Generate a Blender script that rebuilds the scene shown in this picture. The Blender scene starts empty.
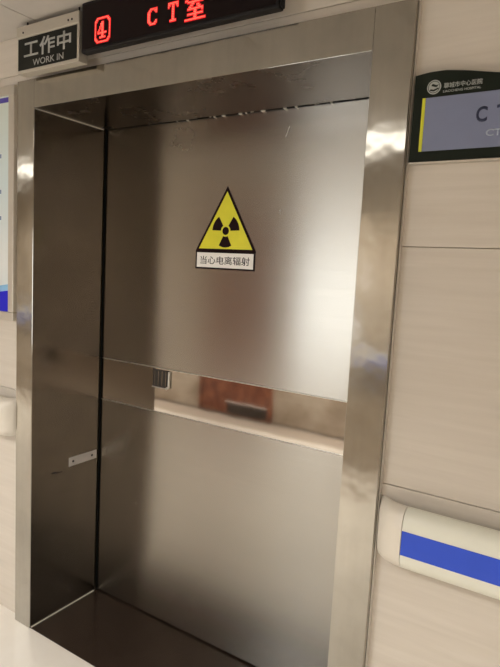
import bpy, bmesh, math, random
from mathutils import Vector, Matrix
random.seed(4)
C = bpy.context.scene.collection
PI = math.pi

# ------------------------------------------------------------------ dimensions (metres)
W, H = 1.330, 2.100          # clear opening
JL, JR, HT = 0.098, 0.103, 0.105
WY = 0.0275                  # face of the tiled wall; the frame face stands proud at y = 0
DY = 0.363                   # door leaf face
CEIL = 2.385
OPP = -2.75                  # opposite wall of the corridor
XL, XR = -7.0, 4.6
Z1, Z2 = 1.110, 0.923        # polished band on the door

# ------------------------------------------------------------------ helpers
def meta(o, label=None, cat=None, group=None, kind=None):
    if label: o['label'] = label
    if cat: o['category'] = cat
    if group: o['group'] = group
    if kind: o['kind'] = kind
    return o

def obj(name, bm, mat, parent=None, smooth=False):
    me = bpy.data.meshes.new(name)
    bmesh.ops.recalc_face_normals(bm, faces=bm.faces[:])
    bm.to_mesh(me); bm.free()
    for m in (mat if isinstance(mat, (list, tuple)) else [mat]): me.materials.append(m)
    if smooth:
        for p in me.polygons: p.use_smooth = True
        try: me.set_sharp_from_angle(angle=math.radians(40))
        except Exception: pass
    o = bpy.data.objects.new(name, me); C.objects.link(o)
    if parent:
        o.parent = parent
        o.location = -Vector(parent.location) if parent.parent is None else (0, 0, 0)   # meshes are written in world metres
    return o

def thing(name, label, cat, loc, group=None, kind=None):
    o = bpy.data.objects.new(name, None); C.objects.link(o)
    o.location = loc; o.empty_display_size = 0.1
    return meta(o, label, cat, group, kind)

def add_box(bm, x0, x1, y0, y1, z0, z1, bev=0.0, seg=2):
    t = bmesh.new()
    r = bmesh.ops.create_cube(t, size=1.0)
    for v in t.verts:
        v.co = Vector(((x0+x1)/2 + v.co.x*(x1-x0), (y0+y1)/2 + v.co.y*(y1-y0), (z0+z1)/2 + v.co.z*(z1-z0)))
    if bev > 0:
        bmesh.ops.bevel(t, geom=t.edges[:], offset=bev, segments=seg, affect='EDGES', profile=0.5)
    me = bpy.data.meshes.new('tmp'); t.to_mesh(me); t.free()
    bm.from_mesh(me); bpy.data.meshes.remove(me)
    return bm

def bx(x0, x1, y0, y1, z0, z1, bev=0.0, seg=2):
    return add_box(bmesh.new(), x0, x1, y0, y1, z0, z1, bev, seg)

def add_tube(bm, p0, p1, r, n=12):
    p0, p1 = Vector(p0), Vector(p1)
    d = p1 - p0
    m = Matrix.Translation((p0+p1)/2) @ d.to_track_quat('Z', 'Y').to_matrix().to_4x4()
    bmesh.ops.create_cone(bm, cap_ends=True, segments=n, radius1=r, radius2=r, depth=d.length, matrix=m)
    return bm

def add_prism(bm, pts, y0, y1):
    """polygon in the x-z plane extruded from y0 to y1"""
    a = [bm.verts.new((x, y0, z)) for x, z in pts]
    b = [bm.verts.new((x, y1, z)) for x, z in pts]
    n = len(pts)
    bm.faces.new(a); bm.faces.new(list(reversed(b)))
    for i in range(n):
        bm.faces.new((a[i], b[i], b[(i+1) % n], a[(i+1) % n]))
    return bm

def prism(pts, y0, y1): return add_prism(bmesh.new(), pts, y0, y1)

def loft(bm, rings, cap=True):
    vs = [[bm.verts.new(p) for p in r] for r in rings]
    n = len(rings[0])
    for a, b in zip(vs, vs[1:]):
        for i in range(n):
            bm.faces.new((a[i], a[(i+1) % n], b[(i+1) % n], b[i]))
    if cap:
        bm.faces.new(list(reversed(vs[0]))); bm.faces.new(vs[-1])
    return bm

def text_mesh(txt, x0, x1, z0, z1, y, depth=0.0006, bold=0.0, spacing=1.0):
    """the words as a thin mesh facing -y that fills x0..x1, z0..z1"""
    cu = bpy.data.curves.new('lettering', 'FONT')
    cu.body = txt; cu.size = 1.0; cu.extrude = 0.0; cu.offset = bold; cu.space_character = spacing
    cu.resolution_u = 4
    to = bpy.data.objects.new('lettering_tmp', cu); C.objects.link(to)
    dg = bpy.context.evaluated_depsgraph_get(); dg.update()
    me = bpy.data.meshes.new_from_object(to.evaluated_get(dg))
    bm = bmesh.new(); bm.from_mesh(me)
    bpy.data.objects.remove(to); bpy.data.meshes.remove(me)
    xs = [v.co.x for v in bm.verts]; ys = [v.co.y for v in bm.verts]
    ax, bx_, ay, by_ = min(xs), max(xs), min(ys), max(ys)
    for v in bm.verts:
        v.co = Vector((x0 + (v.co.x-ax)/(bx_-ax)*(x1-x0), y, z0 + (v.co.y-ay)/(by_-ay)*(z1-z0)))
    r = bmesh.ops.extrude_face_region(bm, geom=bm.faces[:])
    for g in r['geom']:
        if isinstance(g, bmesh.types.BMVert): g.co.y -= depth
    return bm

# ------------------------------------------------------------------ materials
def new_mat(name):
    m = bpy.data.materials.new(name); m.use_nodes = True
    nt = m.node_tree; b = nt.nodes['Principled BSDF']
    return m, nt, b

def plain(name, col, rough=0.5, metal=0.0, emit=None, es=0.0, spec=0.5, noise=0.04):
    m, nt, b = new_mat(name)
    b.inputs['Roughness'].default_value = rough
    b.inputs['Metallic'].default_value = metal
    b.inputs['Specular IOR Level'].default_value = spec
    tc = nt.nodes.new('ShaderNodeTexCoord'); n = nt.nodes.new('ShaderNodeTexNoise')
    n.inputs['Scale'].default_value = 18; n.inputs['Detail'].default_value = 4
    r = nt.nodes.new('ShaderNodeValToRGB')
    r.color_ramp.elements[0].position = 0.3; r.color_ramp.elements[1].position = 0.7
    r.color_ramp.elements[0].color = tuple(c*(1-noise) for c in col) + (1,)
    r.color_ramp.elements[1].color = tuple(min(1, c*(1+noise)) for c in col) + (1,)
    nt.links.new(tc.outputs['Object'], n.inputs['Vector'])
    nt.links.new(n.outputs['Fac'], r.inputs['Fac']); nt.links.new(r.outputs['Color'], b.inputs['Base Color'])
    if emit:
        b.inputs['Emission Color'].default_value = emit + (1,); b.inputs['Emission Strength'].default_value = es
    return m

def steel(name, col, rough, aniso=0.0, tangent=(0, 0, 1), streak=(1, 1, 60), rvar=0.06, cvar=0.08, bump=0.0, bscale=6, cloud=0.0):
    m, nt, b = new_mat(name)
    N = nt.nodes.new; L = nt.links.new
    b.inputs['Metallic'].default_value = 1.0
    b.inputs['Anisotropic'].default_value = aniso
    if aniso:
        v = N('ShaderNodeCombineXYZ')
        for i in range(3): v.inputs[i].default_value = tangent[i]
        L(v.outputs[0], b.inputs['Tangent'])
    tc = N('ShaderNodeTexCoord'); mp = N('ShaderNodeMapping'); mp.inputs['Scale'].default_value = streak
    L(tc.outputs['Object'], mp.inputs['Vector'])
    n = N('ShaderNodeTexNoise'); n.inputs['Scale'].default_value = 4; n.inputs['Detail'].default_value = 6
    L(mp.outputs[0], n.inputs['Vector'])
    n2 = N('ShaderNodeTexNoise'); n2.inputs['Scale'].default_value = 3.5; n2.inputs['Detail'].default_value = 5
    n2.inputs['Roughness'].default_value = 0.65
    L(tc.outputs['Object'], n2.inputs['Vector'])
    mr = N('ShaderNodeMapRange'); mr.inputs['From Min'].default_value = 0.3; mr.inputs['From Max'].default_value = 0.7
    mr.inputs['To Min'].default_value = max(0.02, rough-rvar); mr.inputs['To Max'].default_value = rough+rvar
    L(n2.outputs['Fac'], mr.inputs['Value']); L(mr.outputs[0], b.inputs['Roughness'])
    r = N('ShaderNodeValToRGB')
    r.color_ramp.elements[0].position = 0.3; r.color_ramp.elements[1].position = 0.7
    r.color_ramp.elements[0].color = tuple(c*(1-cvar) for c in col) + (1,)
    r.color_ramp.elements[1].color = tuple(c*(1+cvar) for c in col) + (1,)
    L(n.outputs['Fac'], r.inputs['Fac'])
    src = r.outputs['Color']
    if cloud:
        r2 = N('ShaderNodeValToRGB')
        r2.color_ramp.elements[0].position = 0.35; r2.color_ramp.elements[1].position = 0.65
        r2.color_ramp.elements[0].color = (1-cloud,)*3 + (1,); r2.color_ramp.elements[1].color = (1, 1, 1, 1)
        L(n2.outputs['Fac'], r2.inputs['Fac'])
        mx = N('ShaderNodeMix'); mx.data_type = 'RGBA'; mx.blend_type = 'MULTIPLY'; mx.inputs['Factor'].default_value = 1
        L(src, mx.inputs['A']); L(r2.outputs['Color'], mx.inputs['B']); src = mx.outputs['Result']
    L(src, b.inputs['Base Color'])
    if bump:
        n3 = N('ShaderNodeTexNoise'); n3.inputs['Scale'].default_value = bscale; n3.inputs['Detail'].default_value = 2
        L(tc.outputs['Object'], n3.inputs['Vector'])
        bp = N('ShaderNodeBump'); bp.inputs['Strength'].default_value = bump; bp.inputs['Distance'].default_value = 0.01
        L(n3.outputs['Fac'], bp.inputs['Height']); L(bp.outputs[0], b.inputs['Normal'])
    return m

def stone(name, c1, c2, rough, scale=(1, 1, 8), nscale=5, spec=0.5, bump=0.0):
    m, nt, b = new_mat(name)
    N = nt.nodes.new; L = nt.links.new
    tc = N('ShaderNodeTexCoord'); mp = N('ShaderNodeMapping'); mp.inputs['Scale'].default_value = scale
    L(tc.outputs['Object'], mp.inputs['Vector'])
    n = N('ShaderNodeTexNoise'); n.inputs['Scale'].default_value = nscale; n.inputs['Detail'].default_value = 8
    n.inputs['Roughness'].default_value = 0.6; n.inputs['Distortion'].default_value = 0.4
    L(mp.outputs[0], n.inputs['Vector'])
    r = N('ShaderNodeValToRGB')
    r.color_ramp.elements[0].position = 0.32; r.color_ramp.elements[1].position = 0.66
    r.color_ramp.elements[0].color = c1 + (1,); r.color_ramp.elements[1].color = c2 + (1,)
    L(n.outputs['Fac'], r.inputs['Fac']); L(r.outputs['Color'], b.inputs['Base Color'])
    b.inputs['Roughness'].default_value = rough
    b.inputs['Specular IOR Level'].default_value = spec
    return m

M = {}
M['tile'] = stone('travertine wall tile', (0.585, 0.53, 0.455), (0.64, 0.585, 0.51), 0.42, (0.8, 0.8, 14), 3, spec=0.3)
M['marble'] = stone('mottled beige marble', (0.36, 0.285, 0.21), (0.60, 0.53, 0.44), 0.3, (1, 1, 1.3), 3.2)
M['grout'] = plain('grout', (0.46, 0.39, 0.32), 0.8)
M['floor'] = stone('cream floor tile', (0.76, 0.71, 0.63), (0.82, 0.775, 0.70), 0.3, (1, 1, 1), 3)
M['granite'] = stone('dark brown granite', (0.022, 0.014, 0.010), (0.036, 0.024, 0.017), 0.2, (1, 1, 1), 12, spec=0.6)
M['ceiling'] = plain('ceiling board', (0.52, 0.48, 0.43), 0.7, noise=0.02)
M['ceil_gap'] = plain('ceiling joint', (0.04, 0.03, 0.02), 0.8)
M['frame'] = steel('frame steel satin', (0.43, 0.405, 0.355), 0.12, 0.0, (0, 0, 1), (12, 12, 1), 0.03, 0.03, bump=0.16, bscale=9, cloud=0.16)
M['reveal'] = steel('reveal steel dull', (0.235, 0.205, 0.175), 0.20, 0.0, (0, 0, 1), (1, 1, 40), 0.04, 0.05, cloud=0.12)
M['soffit'] = steel('soffit steel shaded dark', (0.115, 0.092, 0.070), 0.26, cloud=0.12, cvar=0.03)  # darker copy of the reveal steel, soffit shade put into its colour
M['door'] = steel('brushed door steel', (0.415, 0.388, 0.340), 0.27, 0.85, (0, 0, 1), (1, 1, 50), 0.004, 0.03, cloud=0.05)
M['band'] = steel('mirror polished steel', (0.54, 0.50, 0.45), 0.05, 0.0, streak=(1, 1, 20), rvar=0.01, cvar=0.02, bump=0.04, bscale=4)
M['edge'] = plain('bright folded steel edge', (0.72, 0.69, 0.64), 0.3, 0.8)
M['seal'] = plain('white sealant', (0.70, 0.66, 0.58), 0.6)
M['gap_shade'] = plain('black rubber', (0.006, 0.006, 0.005), 0.7, spec=0.1)  # painted shade for the dark gaps around the door leaf
M['plate'] = plain('pale strike plate', (0.62, 0.59, 0.57), 0.4, 0.2)
M['dark'] = plain('dark hollow', (0.03, 0.024, 0.018), 0.6)
M['rail'] = plain('ivory vinyl', (0.76, 0.76, 0.66), 0.38, noise=0.015)
M['cap'] = plain('ivory moulded vinyl', (0.72, 0.67, 0.58), 0.35, noise=0.015)
M['blue'] = plain('blue vinyl strip', (0.04, 0.095, 0.62), 0.5, noise=0.03, spec=0.25)
M['yellow'] = plain('yellow vinyl', (0.80, 0.76, 0.03), 0.45, noise=0.05)
M['sticker_black'] = plain('purple black ink', (0.014, 0.005, 0.006), 0.6, spec=0.1)
M['sticker_white'] = plain('white vinyl', (0.95, 0.93, 0.90), 0.4, noise=0.02)
M['ink'] = plain('faded black ink', (0.03, 0.025, 0.03), 0.6, spec=0.2)
M['led_case'] = plain('black display case', (0.006, 0.005, 0.005), 0.5, spec=0.2)
M['led_face'] = plain('dark red tinted acrylic', (0.008, 0.004, 0.004), 0.4, spec=0.12)
M['led'] = plain('lit red diodes', (0.8, 0.05, 0.03), 0.5, emit=(1.0, 0.02, 0.02), es=1.6)
M['led_core'] = plain('lit diode cores', (0.9, 0.3, 0.2), 0.5, emit=(1.0, 0.16, 0.10), es=2.0)
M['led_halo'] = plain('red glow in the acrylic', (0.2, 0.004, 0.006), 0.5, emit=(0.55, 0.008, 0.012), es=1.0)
M['alu'] = plain('anodised aluminium', (0.55, 0.51, 0.44), 0.4, 0.55)
M['sign_black'] = plain('charcoal sign face', (0.013, 0.014, 0.011), 0.5, spec=0.15)
M['sign_grey'] = plain('silver grey lettering', (0.38, 0.38, 0.36), 0.5)
M['room_body'] = plain('dark green grey sign body', (0.010, 0.014, 0.009), 0.5, spec=0.15)
M['room_panel'] = plain('grey blue sign panel', (0.20, 0.225, 0.335), 0.45, spec=0.3, noise=0.03)
M['navy'] = plain('navy lettering', (0.018, 0.026, 0.07), 0.5)
M['pale'] = plain('pale grey blue lettering', (0.38, 0.43, 0.54), 0.5)
M['silver'] = plain('silver print', (0.36, 0.38, 0.36), 0.5)
M['bright_yellow'] = plain('lime yellow strip', (0.62, 0.62, 0.03), 0.4)
M['wood'] = stone('red brown door veneer', (0.11, 0.028, 0.014), (0.34, 0.12, 0.06), 0.3, (3, 1, 2), 4)
M['lamp'] = plain('lit ceiling diffuser', (0.9, 0.9, 0.9), 0.5, emit=(1.0, 0.97, 0.92), es=6.0)
M['white_frame'] = plain('white lamp frame', (0.7, 0.68, 0.64), 0.5)
M['daylight'] = plain('frosted daylit glass', (0.8, 0.85, 0.9), 0.4, emit=(0.88, 0.94, 1.0), es=3.9)

# printed poster: pale blue-green fading to white (surface print of the poster)
def poster():
    m, nt, b = new_mat('pale printed poster')
    N = nt.nodes.new; L = nt.links.new
    tc = N('ShaderNodeTexCoord'); sp = N('ShaderNodeSeparateXYZ'); L(tc.outputs['Object'], sp.inputs[0])
    mr = N('ShaderNodeMapRange'); mr.inputs['From Min'].default_value = 1.28; mr.inputs['From Max'].default_value = 2.2
    L(sp.outputs['Z'], mr.inputs['Value'])
    r = N('ShaderNodeValToRGB'); e = r.color_ramp.elements
    e[0].position = 0.0; e[0].color = (0.66, 0.80, 0.84, 1)
    e[1].position = 1.0; e[1].color = (0.62, 0.68, 0.60, 1)
    k = e.new(0.25); k.color = (0.80, 0.84, 0.84, 1)
    k = e.new(0.6); k.color = (0.62, 0.74, 0.76, 1)
    L(mr.outputs[0], r.inputs['Fac']); L(r.outputs[0], b.inputs['Base Color'])
    b.inputs['Roughness'].default_value = 0.3
    return m
M['poster'] = poster()
M['poster_blue'] = plain('royal blue print', (0.018, 0.018, 0.62), 0.5, spec=0.15)
M['poster_violet'] = plain('indigo print', (0.075, 0.055, 0.36), 0.4)
M['poster_sky'] = plain('sky blue print', (0.26, 0.55, 0.85), 0.4)
M['poster_text'] = plain('grey blue print', (0.20, 0.28, 0.42), 0.5)

# ------------------------------------------------------------------ the setting
G0, G1 = 0.9914, 1.6169
STEP = G1 - G0
def tiled(bm, x0, x1, z0, z1, ya, yb, xj=()):
    """large stone tiles with narrow open joints; ya is the visible face"""
    zs = [G0 + STEP*k for k in range(0, 5)]
    zc = [z0] + [z for z in zs if z0+0.02 < z < z1-0.02] + [z1]
    xc = [x0] + [x for x in xj if x0+0.05 < x < x1-0.05] + [x1]
    for i in range(len(zc)-1):
        for j in range(len(xc)-1):
            g = 0.0009
            add_box(bm, xc[j]+(g if j else 0), xc[j+1]-(g if j < len(xc)-2 else 0), min(ya, yb), max(ya, yb),
                    zc[i]+(g if i else 0), zc[i+1]-(g if i < len(zc)-2 else 0), 0.0014, 1)
bm = bmesh.new()
joints = [x*1.25+0.0 for x in (-5.4, -4.4, -3.4, -2.4, -1.4, 2.0, 3.0)]
tiled(bm, XL, -0.060, 0, CEIL, WY, WY+0.012, joints)
tiled(bm, W+0.060, XR, 0, CEIL, WY, WY+0.012, joints)
tiled(bm, -0.060, W+0.060, H+0.06, CEIL, WY, WY+0.012, [])
wb = obj('wall_back', bm, M['tile'])
meta(wb, 'beige travertine tiled corridor wall around the steel door', 'wall', kind='structure')
bm = bmesh.new()
add_box(bm, XL, -0.004, WY+0.0125, 0.345, 0, CEIL); add_box(bm, W+0.004, XR, WY+0.0125, 0.345, 0, CEIL)
add_box(bm, -0.004, W+0.004, WY+0.0125, 0.345, H+0.004, CEIL)
g = obj('wall_core', bm, M['grout'], wb)

bm = bmesh.new()
tiled(bm, XL, XR, 0, CEIL, OPP, OPP-0.012, [x*1.25+0.2 for x in range(-5, 4)])
wf = obj('wall_front', bm, M['marble'])
meta(wf, 'beige tiled wall on the far side of the corridor', 'wall', kind='structure')
obj('wall_core', bx(XL, XR, OPP-0.10, OPP-0.0125, 0, CEIL), M['grout'], wf)
bm = bx(XL-0.1, XL, OPP-0.1, 0.345, 0, CEIL); meta(obj('wall_left', bm, M['tile']), 'beige end wall of the corridor on the left', 'wall', kind='structure')
bm = bx(XR, XR+0.1, OPP-0.1, 0.345, 0, CEIL); meta(obj('wall_right', bm, M['tile']), 'beige end wall of the corridor on the right', 'wall', kind='structure')

bm = bmesh.new()
for i in range(-10, 6):
    for k in range(-3, 1):
        x0 = i*0.8+0.5; y0 = k*0.8
        xa, xb, ya, yb = max(x0, XL), min(x0+0.8, XR), max(y0, OPP), min(y0+0.8, 0.0)
        if xb-xa > .05 and yb-ya > .05:
            add_box(bm, xa+.0006, xb-.0006, ya+.0006, yb-.0006, -0.02, 0.0, 0.0006, 1)
add_box(bm, XL, XR, 0.0, 0.035, -0.02, -0.0005)
fl = obj('floor', bm, M['floor'])
meta(fl, 'cream polished floor tiles of the corridor', 'floor', kind='structure')
obj('floor_bed', bx(XL-.1, XR+.1, OPP-.1, 0.6, -0.06, -0.0202), M['grout'], fl)
th = obj('threshold_slab', bx(-0.002, W+0.002, 0.004, 0.50, -0.0195, 0.001, 0.0006, 1), M['granite'])
meta(th, 'dark brown granite threshold slab inside the steel door opening', 'threshold', kind='structure')
th.name = 'trim_2'

# ceiling of boards with narrow dark joints
LX = [(-6.2, -2.05), (-2.95, -2.05), (0.25, -2.05), (3.45, -2.05)]   # lamps
bm = bmesh.new()
xs = [0.055+0.6*k for k in range(-12, 9)]
xs = [XL] + [x for x in xs if XL < x < XR] + [XR]
ys = [OPP, -2.05-0.01, -1.25, -0.35+0.0, WY+0.012]
ys = [OPP, -1.6, -0.8, WY+0.012]
for a, b_ in zip(xs, xs[1:]):
    for c, d in zip(ys, ys[1:]):
        add_box(bm, a+.0024, b_-.0024, c+.0024, d-.0024 if d < 0 else d, CEIL, CEIL+0.012, 0.001, 1)
ce = obj('ceiling', bm, M['ceiling'])
meta(ce, 'pale ceiling boards with thin dark joints', 'ceiling', kind='structure')
obj('ceiling_backing', bx(XL-.1, XR+.1, OPP-.1, 0.345, CEIL+0.0125, CEIL+0.06), M['ceil_gap'], ce)

for i, (lx, ly) in enumerate(LX):
    lab = ['long white ceiling light at the far left end of the corridor', 'long white ceiling light left of the steel door',
           'long white ceiling light nearest the steel door', 'long white ceiling light right of the steel door'][i]
    t = thing('ceiling_light', lab, 'ceiling light', (lx, ly, CEIL), group='corridor ceiling lights')
    bm = bmesh.new()
    a, w = 0.60, 0.16
    for (x0, x1, y0, y1) in ((-a, a, -w, -w+.02), (-a, a, w-.02, w), (-a, -a+.02, -w+.02, w-.02), (a-.02, a, -w+.02, w-.02)):
        add_box(bm, lx+x0, lx+x1, ly+y0, ly+y1, CEIL-0.022, CEIL, 0.002, 1)
    obj('lamp_frame', bm, M['white_frame'], t)
    obj('diffuser', bx(lx-a+.02, lx+a-.02, ly-w+.02, ly+w-.02, CEIL-0.016, CEIL-0.004), M['lamp'], t)
    ld = bpy.data.lights.new('corridor_lamp', 'AREA'); ld.shape = 'RECTANGLE'; ld.size = 1.1; ld.size_y = 0.28
    ld.energy = 38; ld.color = (1.0, 0.97, 0.93); ld.spread = math.radians(132)
    lo = bpy.data.objects.new('corridor_lamp', ld); C.objects.link(lo); lo.location = (lx, ly, CEIL-0.03)

# ------------------------------------------------------------------ steel door frame
fr = thing('trim_1', 'wide satin stainless steel frame around the door opening', 'door frame', (W/2, 0.0, 0.0), kind='structure')
def jamb(x0, x1):
    bm = bmesh.new()
    add_box(bm, x0, x1, 0.0, 0.0030, 0.001, H+HT, 0.0006, 2)
    xe = x0 if x0 < 0 else x1-0.003
    add_box(bm, xe, xe+0.003, 0.0020, 0.0385, 0.001, H+HT, 0.0004, 1)      # folded return to the wall
    add_box(bm, x0+0.003, x1-0.003, 0.0020, 0.0385, H+HT-0.003, H+HT)
    return bm
obj('jamb', jamb(-JL, -0.0005), M['frame'], fr)
obj('jamb', jamb(W+0.0005, W+JR), M['frame'], fr)
bm = bx(0.0002, W-0.0002, 0.0, 0.0030, H, H+HT, 0.0006, 2)
add_box(bm, 0.0002, W-0.0002, 0.0020, 0.0385, H+HT-0.003, H+HT, 0.0004, 1)
obj('header', bm, M['frame'], fr)
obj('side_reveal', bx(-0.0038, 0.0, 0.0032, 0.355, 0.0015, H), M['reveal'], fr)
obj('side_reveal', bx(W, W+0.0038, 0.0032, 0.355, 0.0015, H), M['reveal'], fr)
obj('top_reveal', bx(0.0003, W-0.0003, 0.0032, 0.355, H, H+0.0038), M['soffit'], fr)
# folded bright edges and sealant beads in the corners
bm = bmesh.new(); add_tube(bm, (0.0008, 0.001, 0.01), (0.0008, 0.001, H), 0.0013, 8)
obj('folded_edge', bm, M['frame'], fr, True)
bm = bmesh.new(); add_tube(bm, (0.002, 0.004, H-0.002), (0.002, 0.345, H-0.002), 0.0024, 8)
meta(obj('sealant_bead', bm, M['seal'], fr, True), 'pale sealant line in the upper left corner')
bm = bmesh.new(); add_tube(bm, (0.002, 0.006, 0.003), (0.002, 0.345, 0.003), 0.0028, 8)
meta(obj('sealant_bead', bm, M['seal'], fr, True), 'pale sealant line along the floor on the left')
# outer return bead: thin second line beside the right jamb
bm = bx(W+JR+0.0004, W+JR+0.004, 0.016, 0.0385, 0.001, CEIL-0.001, 0.0008, 1)
obj('edge_strip', bm, M['edge'], fr)
bm = bx(-JL-0.004, -JL-0.0004, 0.016, 0.0385, 0.001, H+HT, 0.0008, 1)
obj('edge_strip', bm, M['edge'], fr)
# strike plate with two screws, and the small slot mark next to it
sp = obj('strike_plate', bx(0.0002, 0.0022, 0.190, 0.346, 0.648, 0.688, 0.0006, 1), M['plate'], fr)
meta(sp, 'pale grey metal strike plate with two dark screws')
for yy in (0.212, 0.318):
    bm = bmesh.new(); add_tube(bm, (0.0020, yy, 0.668), (0.0034, yy, 0.668), 0.0052, 12)
    obj('screw', bm, M['ink'], sp, True)
bm = bmesh.new()
add_box(bm, 0.0001, 0.0008, 0.100, 0.125, 0.641, 0.645)
add_box(bm, 0.0001, 0.0008, 0.118, 0.156, 0.636, 0.640)
meta(obj('scratch_mark', bm, M['ink'], fr), 'short dark scratch')

# ------------------------------------------------------------------ sliding door leaf
dr = thing('door_1', 'brushed stainless steel sliding door with a polished middle band', 'door', (W/2, DY+0.02, 0.0), kind='structure')
x0, x1 = -0.12, W+0.12
obj('upper_panel', bx(x0, x1, DY, DY+0.040, Z1+0.0015, 2.20, 0.0012, 1), M['door'], dr)
obj('lower_panel', bx(x0, x1, DY, DY+0.040, 0.009, Z2-0.0015, 0.0012, 1), M['door'], dr)
obj('middle_band', bx(x0, x1, DY+0.0008, DY+0.039, Z2+0.0002, Z1-0.0002, 0.0006, 1), M['band'], dr)
for z in (Z1, Z2):
    bm = bmesh.new(); add_tube(bm, (x0+.001, DY-0.0002, z), (x1-.001, DY-0.0002, z), 0.0016, 8)
    obj('seam_strip', bm, M['edge'], dr, True)
obj('side_gap_shade', bx(0.0010, 0.0065, 0.3555, DY-0.0003, 0.003, H+0.003, 0.001, 1), M['gap_shade'], dr)  # solid black strip painting the shade in the gap beside the leaf
# rough plaster flecks along the top of the leaf
bm = bmesh.new()
for k in range(26):
    x = 0.40 + k*0.026 + random.uniform(-.008, .008)
    if k in (1, 3, 4, 5, 9, 10, 14, 16, 17, 19, 21, 22, 24): continue
    w = random.uniform(0.006, 0.022); h = random.uniform(0.0010, 0.0036)
    pts = [(x, H-0.0005), (x+w*.2, H-h), (x+w*.6, H-h*.7), (x+w, H-0.0008), (x+w*.9, H+.002), (x+w*.1, H+.002)]
    add_prism(bm, pts, DY-0.0085, DY-0.0006)
meta(obj('plaster_flecks', bm, M['seal'], dr), 'pale chipped sealant along the top edge')
bm = bx(0.012, W-0.004, 0.3555, DY-0.0003, H-0.0016, H+0.003)
obj('top_gap_shade', bm, M['gap_shade'], dr)  # thin black strip painting the shade where leaf and soffit meet
# flush pull set into the band
hp = obj('flush_pull', bx(0.312, 0.400, DY-0.0015, DY+0.0006, 1.030, 1.104, 0.0008, 1), M['dark'], dr)
meta(hp, 'dark recessed flush pull with a bright rim')
bm = bmesh.new()
add_tube(bm, (0.404, DY-0.004, 1.100), (0.404, DY-0.006, 1.036), 0.0052, 12)
add_tube(bm, (0.404, DY-0.006, 1.036), (0.392, DY-0.006, 1.029), 0.0056, 12)
add_tube(bm, (0.392, DY-0.005, 1.029), (0.312, DY-0.003, 1.028), 0.0022, 10)
obj('pull_rim', bm, M['edge'], hp, True)
bm = bmesh.new()
for k in range(4):
    add_box(bm, 0.322+k*0.020, 0.326+k*0.020, DY-0.0024, DY-0.0014, 1.036, 1.098)
obj('pull_rib', bm, M['reveal'], hp)
# small scuff near the top of the leaf
bm = bmesh.new(); add_prism(bm, [(0.887, 2.004), (0.8885, 2.004), (0.902, 2.038), (0.900, 2.039)], DY-0.0004, DY+0.0002)
obj('scuff', bm, M['edge'], dr)

# ------------------------------------------------------------------ warning sticker on the door
ws = thing('warning_sign', 'yellow triangular radiation warning sticker on the steel door', 'warning sign', (0.652, DY, 1.533))
y = DY - 0.0002
tri = [(0.512, 1.6005), (0.792, 1.6005), (0.652, 1.843)]
def shrink(p, d):
    n = len(p); out = []
    cx = sum(a for a, _ in p)/n; cz = sum(b for _, b in p)/n
    lines = []
    for i in range(n):
        a, b = Vector(p[i]), Vector(p[(i+1) % n]); t = (b-a).normalized(); nn = Vector((-t.y, t.x))
        if nn.dot(Vector((cx, cz))-a) < 0: nn = -nn
        lines.append((a+nn*d, t))
    for i in range(n):
        (a, t), (b, s) = lines[i-1], lines[i]
        den = t.x*s.y - t.y*s.x
        k = ((b-a).x*s.y-(b-a).y*s.x)/den
        q = a+t*k; out.append((q.x, q.y))
    return out
obj('triangle_border', prism(tri, y-0.0010, y), M['sticker_black'], ws)
obj('yellow_field', prism(shrink(tri, 0.0095), y-0.0014, y-0.0011), M['yellow'], ws)
bm = bmesh.new(); cx, cz = 0.652, 1.678
def arc(c, r, a0, a1, n): return [(c[0]+r*math.cos(math.radians(a0+(a1-a0)*i/n)), c[1]+r*math.sin(math.radians(a0+(a1-a0)*i/n))) for i in range(n+1)]
for a0 in (0, 120, 240):
    add_prism(bm, arc((cx, cz), 0.062, a0+2, a0+58, 12) + arc((cx, cz), 0.022, a0+58, a0+2, 6), y-0.0018, y-0.0015)
add_prism(bm, arc((cx, cz), 0.0150, 0, 345, 23), y-0.0018, y-0.0015)
obj('radiation_trefoil', bm, M['sticker_black'], ws)
tp = obj('caption_plate', bx(0.514, 0.789, y-0.0010, y, 1.532, 1.6015), M['sticker_black'], ws)
obj('white_field', bx(0.521, 0.782, y-0.0014, y-0.0011, 1.5385, 1.5950), M['sticker_white'], tp)
obj('lettering', text_mesh('当心电离辐射', 0.538, 0.766, 1.551, 1.582, y-0.0016, 0.0003, 0.004), M['ink'], tp)

# ------------------------------------------------------------------ WORK IN sign box, hung from the ceiling
wk = thing('work_sign', 'small black and silver hanging sign with grey lettering left of the red display', 'sign', (0.15, -0.04, CEIL))
sx0, sx1 = -0.018, 0.312
bm = bmesh.new()
add_box(bm, sx0, sx1, -0.058, -0.020, 2.203, 2.365, 0.002, 2)
obj('sign_case', bm, M['alu'], wk)
obj('sign_face', bx(sx0+0.006, sx1-0.010, -0.0590, -0.0582, 2.214, 2.322), M['sign_black'], wk)
obj('top_rail', bx(sx0-0.002, sx1, -0.0615, -0.0583, 2.326, 2.364, 0.0012, 1), M['alu'], wk)
for xx in (0.020, 0.262, 0.280):
    bm = bmesh.new(); add_tube(bm, (xx, -0.0612, 2.341), (xx, -0.0632, 2.341), 0.0035, 10)
    obj('screw', bm, M['ink'], wk, True)
for xx in (0.015, 0.290):
    bm = bmesh.new(); add_tube(bm, (xx, -0.040, 2.362), (xx, -0.040, CEIL+0.001), 0.003, 10)
    obj('hanging_rod', bm, M['ink'], wk, True)
obj('lettering', text_mesh('工作中', 0.022, 0.274, 2.2520, 2.3120, -0.0591, 0.0008, 0.018, 1.08), M['sign_grey'], wk)
obj('lettering', text_mesh('WORK IN', 0.072, 0.236, 2.2215, 2.2430, -0.0591, 0.0006, 0.006), M['sign_grey'], wk)

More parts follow.
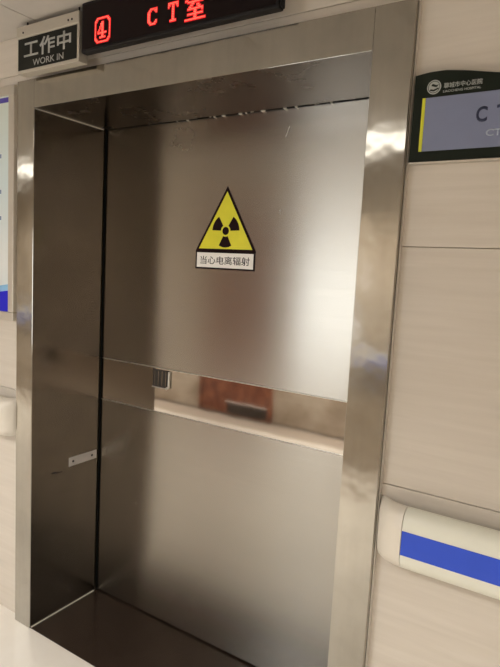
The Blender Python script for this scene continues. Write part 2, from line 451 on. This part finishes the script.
# ------------------------------------------------------------------ red LED display
lx0, lx1, lz0, lz1 = 0.322, 1.084, 2.226, 2.3845
ld_ = thing('led_display', 'long black display box showing glowing red characters above the door', 'display', ((lx0+lx1)/2, -0.04, lz0))
obj('display_case', bx(lx0, lx1, -0.058, -0.030, lz0, lz1, 0.005, 3), M['led_case'], ld_, True)
obj('display_face', bx(lx0+0.010, lx1-0.010, -0.0595, -0.0581, lz0+0.010, lz1-0.010), M['led_face'], ld_)
obj('end_cap', bx(lx1+0.0002, lx1+0.006, -0.054, -0.034, lz0+0.004, lz1-0.003, 0.002, 1), M['led_case'], ld_)
G4 = '''
..############..
.##..........##.
##............##
#......##......#
#.....###......#
#.....###......#
#....#.##......#
#....#.##......#
#...#..##......#
#..#...##......#
#..#########...#
#......##......#
#......##......#
#....######....#
##............##
.##..........##.
..############..'''
GC = '''
..####.#
.##...##
##.....#
##......
##......
##......
##......
##......
##.....#
.##...##
..#####.'''
GT = '''
##########
##..##..##
#...##...#
....##....
....##....
....##....
....##....
....##....
....##....
....##....
..######..'''
GS = '''
.......##.......
........##......
.##############.
.#............#.
##............##
..############..
.....##.........
....##...##.....
...##.....##....
..############..
.......##....#..
.......##.......
..############..
.......##.......
.......##.......
################'''
def glyph(name, pat, x0, x1, z0, z1):
    rows = pat.strip('\n').split('\n'); nr, nc = len(rows), max(len(r) for r in rows)
    dx, dz = (x1-x0)/nc, (z1-z0)/nr
    b1, b2, b3 = bmesh.new(), bmesh.new(), bmesh.new()
    for j, r in enumerate(rows):
        for i, c in enumerate(r):
            if c != '#': continue
            cx, cz = x0+(i+.5)*dx, z1-(j+.5)*dz
            add_box(b1, cx-dx*.44, cx+dx*.44, -0.0606, -0.0602, cz-dz*.44, cz+dz*.44)
            add_box(b2, cx-dx*.22, cx+dx*.22, -0.0609, -0.0607, cz-dz*.22, cz+dz*.22)
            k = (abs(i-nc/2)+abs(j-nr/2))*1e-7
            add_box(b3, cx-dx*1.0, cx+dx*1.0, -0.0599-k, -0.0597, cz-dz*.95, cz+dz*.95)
    o = obj(name, b1, M['led'], ld_)
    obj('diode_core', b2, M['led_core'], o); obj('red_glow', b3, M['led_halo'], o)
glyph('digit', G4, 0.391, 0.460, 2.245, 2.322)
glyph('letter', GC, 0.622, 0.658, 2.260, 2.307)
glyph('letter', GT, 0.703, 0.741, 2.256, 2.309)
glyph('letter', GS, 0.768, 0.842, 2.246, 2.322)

# ------------------------------------------------------------------ room sign to the right of the frame
rs = thing('room_sign', 'dark arched room sign with a grey blue panel on the right wall', 'sign', (1.66, WY, 1.82))
rx0, rx1 = 1.4425, 1.885
pts = [(rx0, 1.821), (rx1, 1.821)]
n = 24
for i in range(n+1):
    t = 1-i/n; x = rx0+(rx1-rx0)*t
    ks = [(0, 2.026), (0.09, 2.0305), (0.17, 2.0300), (0.28, 2.0225), (0.43, 2.009), (0.6, 2.000), (0.8, 1.993), (1.0, 1.990)]
    for (ta, za), (tb, zb) in zip(ks, ks[1:]):
        if ta <= t <= tb: z = za+(zb-za)*(t-ta)/(tb-ta)
    pts.append((x, z))
bm = prism(pts, 0.007, WY)
bmesh.ops.bevel(bm, geom=[e for e in bm.edges if abs(e.verts[0].co.y-.007) < 1e-5 and abs(e.verts[1].co.y-.007) < 1e-5], offset=0.0015, segments=2, affect='EDGES')
obj('sign_body', bm, M['room_body'], rs)
obj('bottom_lip', bx(rx0, rx1, 0.004, WY, 1.8165, 1.8207, 0.001, 1), M['alu'], rs)
obj('name_panel', bx(1.473, 1.868, 0.0056, 0.0068, 1.8455, 1.9705, 0.0003, 1), M['room_panel'], rs)
obj('yellow_strip', bx(1.4650, 1.4725, 0.0050, 0.0068, 1.8455, 1.9705, 0.0003, 1), M['bright_yellow'], rs)
for ch, a, b_ in (('C', 1.592, 1.6165), ('T', 1.636, 1.664), ('室', 1.692, 1.730)):
    obj('lettering', text_mesh(ch, a, b_, 1.903, 1.938, 0.0055, 0.0004, 0.026 if ch != '室' else 0.004), M['navy'], rs)
obj('lettering', text_mesh('CT ROOM', 1.617, 1.735, 1.8700, 1.8860, 0.0055, 0.0003, 0.025), M['pale'], rs)
obj('lettering', text_mesh('聊城市中心医院', 1.513, 1.599, 1.9885, 2.0010, 0.0069, 0.0004, 0.01), M['silver'], rs)
obj('lettering', text_mesh('LIAOCHENG HOSPITAL', 1.512, 1.597, 1.9790, 1.9845, 0.0069, 0.0004, 0.01), M['silver'], rs)
bm = prism(arc((1.490, 1.994), 0.0165, 0, 345, 23), 0.0060, 0.0069)
lg = obj('round_emblem', bm, M['silver'], rs)
bm = bmesh.new()
ring = arc((1.490, 1.994), 0.0140, 0, 360, 24); ring2 = arc((1.490, 1.994), 0.0128, 0, 360, 24)
for i in range(24): add_prism(bm, [ring[i], ring[i+1], ring2[i+1], ring2[i]], 0.0057, 0.0059)
add_prism(bm, [(1.480, 1.986), (1.490, 1.984), (1.502, 1.989), (1.500, 1.992), (1.489, 1.988), (1.482, 1.990)], 0.0057, 0.0059)
add_prism(bm, [(1.483, 1.997), (1.496, 1.993), (1.501, 1.999), (1.495, 1.998), (1.486, 2.002)], 0.0057, 0.0059)
obj('emblem_mark', bm, M['room_body'], lg)

# ------------------------------------------------------------------ notice board at the left edge
nb = thing('notice_board', 'aluminium framed poster board on the left wall with blue printed borders', 'notice board', (-0.60, WY, 1.275))
nx0, nx1, nz0, nz1 = -1.10, -0.134, 1.278, 2.204
bm = bmesh.new()
fw = 0.036
for (a, b_, c, d) in ((nx0, nx1, nz0, nz0+fw), (nx0, nx1, nz1-fw, nz1), (nx0, nx0+fw, nz0+fw, nz1-fw), (nx1-fw, nx1, nz0+fw, nz1-fw)):
    add_box(bm, a, b_, 0.008, WY, c, d, 0.004, 2)
obj('board_frame', bm, M['alu'], nb)
po = obj('poster', bx(nx0+fw-.002, nx1-fw+.002, 0.0150, WY-0.001, nz0+fw-.002, nz1-fw+.002), M['poster'], nb)
obj('header_stripe', bx(nx0+fw, nx1-fw-.002, 0.0145, 0.0149, 2.143, 2.162), M['poster_violet'], po)
pts = [(nx0+fw, nz0+fw)] + [(nx1-fw-.0005, nz0+fw)] + [(nx1-fw-.0005, 1.402)]
pts += [(nx1-fw - 0.86*(i/12), 1.402 - 0.075*math.sin(i/12*PI/2)) for i in range(1, 13)]
obj('blue_swoosh', prism(pts, 0.0143, 0.0149), M['poster_blue'], po)
up = [(nx1-fw-.0005, 1.428)] + [(nx1-fw - 0.86*(i/12), 1.428 - 0.085*math.sin(i/12*PI/2)) for i in range(1, 13)]
lo_ = [(nx1-fw - 0.86*(i/12), 1.4025 - 0.075*math.sin(i/12*PI/2)) for i in range(12, 0, -1)] + [(nx1-fw-.0005, 1.4025)]
obj('sky_swoosh', prism(up+lo_, 0.0143, 0.0149), M['poster_sky'], po)
for k, z in enumerate((1.93, 1.885, 1.79, 1.73, 1.685, 1.61)):
    xe = -0.222 - (0.02 if k % 2 else 0)
    x = nx0+fw+0.06; bm = bmesh.new()
    while x < xe-0.016:
        add_box(bm, x, x+0.014, 0.0144, 0.0149, z, z+0.016); x += 0.022
    add_box(bm, xe-.012, xe, 0.0144, 0.0149, z, z+0.016)
    obj('print_row', bm, M['poster_text'], po)

# ------------------------------------------------------------------ wall handrails
PROF = [(-0.048, 0.846), (-0.048, 0.914), (-0.046, 0.932), (-0.038, 0.948), (-0.024, 0.958), (-0.006, 0.960), (0.000, 0.958),
        (0.000, 0.802), (-0.006, 0.800), (-0.024, 0.803), (-0.038, 0.813), (-0.046, 0.829)]
def rail_body(xa, xb, wy=WY, s=1):
    rings = []
    for x in (xa, xb): rings.append([(x, wy + s*(p[0]-WY+0.0), p[1]) for p in PROF])
    return loft(bmesh.new(), rings)
def rail_cap(xj, dirx, wy=WY, s=1, L=0.080):
    """moulded return that curves from the rail front back to the wall"""
    rings = []
    N_ = 12
    for i in range(N_+1):
        th_ = i/N_*PI/2
        x = xj + dirx*L*math.sin(th_)
        sh = (1-math.cos(th_))*(0.0755-0.0035)
        sc = 1 - 0.03*(1-math.cos(th_))
        r = []
        for (py, pz) in PROF:
            yy = py + sh - WY
            yy = min(yy, -0.0006)                       # never into the wall
            zz = 0.880 + (pz-0.880)*sc
            r.append((x, wy + s*yy, zz))
        rings.append(r)
    return loft(bmesh.new(), rings)
def handrail(label, xa, xb, caps, wy=WY, s=1, group=None):
    t = thing('handrail', label, 'handrail', ((xa+xb)/2, wy, 0.88), group=group)
    a = xa + (0.0815 if 'l' in caps else 0); b_ = xb - (0.0815 if 'r' in caps else 0)
    obj('rail_body', rail_body(a, b_, wy, s), M['rail'], t, True)
    yy = wy + s*(-0.0755); 
    obj('bumper_stripe', bx(a+0.0003, b_-0.0003, min(yy-s*.0002, yy-s*.0014), max(yy-s*.0002, yy-s*.0014), 0.848, 0.911, 0.0005, 1), M['blue'], t)
    if 'l' in caps: obj('end_cap', rail_cap(a-0.0015, -1, wy, s), M['cap'], t, True)
    if 'r' in caps: obj('end_cap', rail_cap(b_+0.0015, 1, wy, s), M['cap'], t, True)
    k = a+0.25
    while k < b_-0.1:
        obj('bracket', bx(k-.02, k+.02, min(wy-s*.0002, wy-s*.0270), max(wy-s*.0002, wy-s*.0270), 0.84, 0.92, 0.002, 1), M['alu'], t)
        k += 1.0
    return t
handrail('ivory wall handrail with a blue stripe, right of the steel door', W+JR+0.0055, XR-0.01, 'l')
handrail('ivory wall handrail end below the poster board, left of the steel door', XL+0.01, -JL-0.0060, 'r')
handrail('ivory and blue handrail on the opposite wall, right of the brown door', 0.24, XR-0.01, 'l', OPP, -1)
handrail('ivory and blue handrail on the opposite wall, left of the brown door', XL+0.01, -1.90, 'r', OPP, -1)

# ------------------------------------------------------------------ red-brown door across the corridor (seen reflected in the polished band)
od = thing('door_2', 'red brown wooden door with a steel kick plate across the corridor', 'door', (-1.315, OPP, 0.0), kind='structure')
ox0, ox1 = -1.77, -0.86
obj('door_leaf', bx(ox0+0.045, ox1-0.045, OPP+0.002, OPP+0.030, 0.006, 2.02, 0.002, 1), M['wood'], od)
bm = bmesh.new()
add_box(bm, ox0, ox0+0.044, OPP+0.001, OPP+0.042, 0.0, 2.07, 0.002, 1)
add_box(bm, ox1-0.044, ox1, OPP+0.001, OPP+0.042, 0.0, 2.07, 0.002, 1)
add_box(bm, ox0+0.044, ox1-0.044, OPP+0.001, OPP+0.042, 2.022, 2.07, 0.002, 1)
obj('door_casing', bm, M['wood'], od)
obj('kick_plate', bx(-1.40, -0.915, OPP+0.0302, OPP+0.0320, 0.02, 0.125), M['dark'], od)
bm = bmesh.new(); add_tube(bm, (-1.42, OPP+0.034, 0.135), (-0.915, OPP+0.034, 0.135), 0.006, 8)
obj('kick_plate_edge', bm, M['sticker_white'], od, True)
bm = bmesh.new()
add_tube(bm, (-1.0, OPP+0.03, 1.0), (-1.0, OPP+0.075, 1.0), 0.010, 12); add_tube(bm, (-1.0, OPP+0.07, 1.0), (-1.12, OPP+0.07, 1.0), 0.009, 12)
obj('lever_handle', bm, M['edge'], od, True)

# ------------------------------------------------------------------ frosted daylight window across the corridor (its soft reflection brightens the door)
wn = thing('window_1', 'white framed frosted window across the corridor', 'window', (-0.25, OPP, 0.74), kind='structure')
wx0, wx1, wz0, wz1 = -0.66, 0.16, 0.74, 1.76
bm = bmesh.new()
for (a, b_, c, d) in ((wx0, wx1, wz0, wz0+.045), (wx0, wx1, wz1-.045, wz1), (wx0, wx0+.045, wz0+.045, wz1-.045), (wx1-.045, wx1, wz0+.045, wz1-.045)):
    add_box(bm, a, b_, OPP+0.0005, OPP+0.045, c, d, 0.003, 1)
obj('window_frame', bm, M['white_frame'], wn)
obj('window_pane', bx(wx0+.043, wx1-.043, OPP+0.008, OPP+0.014, wz0+.043, wz1-.043), M['daylight'], wn)
obj('window_mullion', bx((wx0+wx1)/2-.02, (wx0+wx1)/2+.02, OPP+0.0142, OPP+0.042, wz0+.046, wz1-.046, 0.003, 1), M['white_frame'], wn)

# ------------------------------------------------------------------ camera (solved from the photograph's vanishing lines)
cam = bpy.data.cameras.new('camera'); co = bpy.data.objects.new('camera', cam); C.objects.link(co)
F = Vector((-0.52893253, 0.84106485, -0.11331507)); R = Vector((0.84216065, 0.53667749, 0.05237095)); U = Vector((-0.10486101, 0.06772879, 0.9921779))
co.matrix_world = Matrix(((R.x, U.x, -F.x, 1.8915845), (R.y, U.y, -F.y, -1.3992713), (R.z, U.z, -F.z, 1.5391112), (0, 0, 0, 1)))
cam.sensor_fit = 'HORIZONTAL'; cam.sensor_width = 36.0; cam.lens = 562.0933*36.0/500.0
cam.clip_start = 0.02
bpy.context.scene.camera = co

# ------------------------------------------------------------------ world and view
w = bpy.data.worlds.new('world'); bpy.context.scene.world = w; w.use_nodes = True
w.node_tree.nodes['Background'].inputs[0].default_value = (1.0, 0.9, 0.8, 1); w.node_tree.nodes['Background'].inputs[1].default_value = 0.01
sc = bpy.context.scene
sc.view_settings.view_transform = 'Standard'; sc.view_settings.look = 'None'
sc.view_settings.exposure = 0.12; sc.view_settings.gamma = 1.0
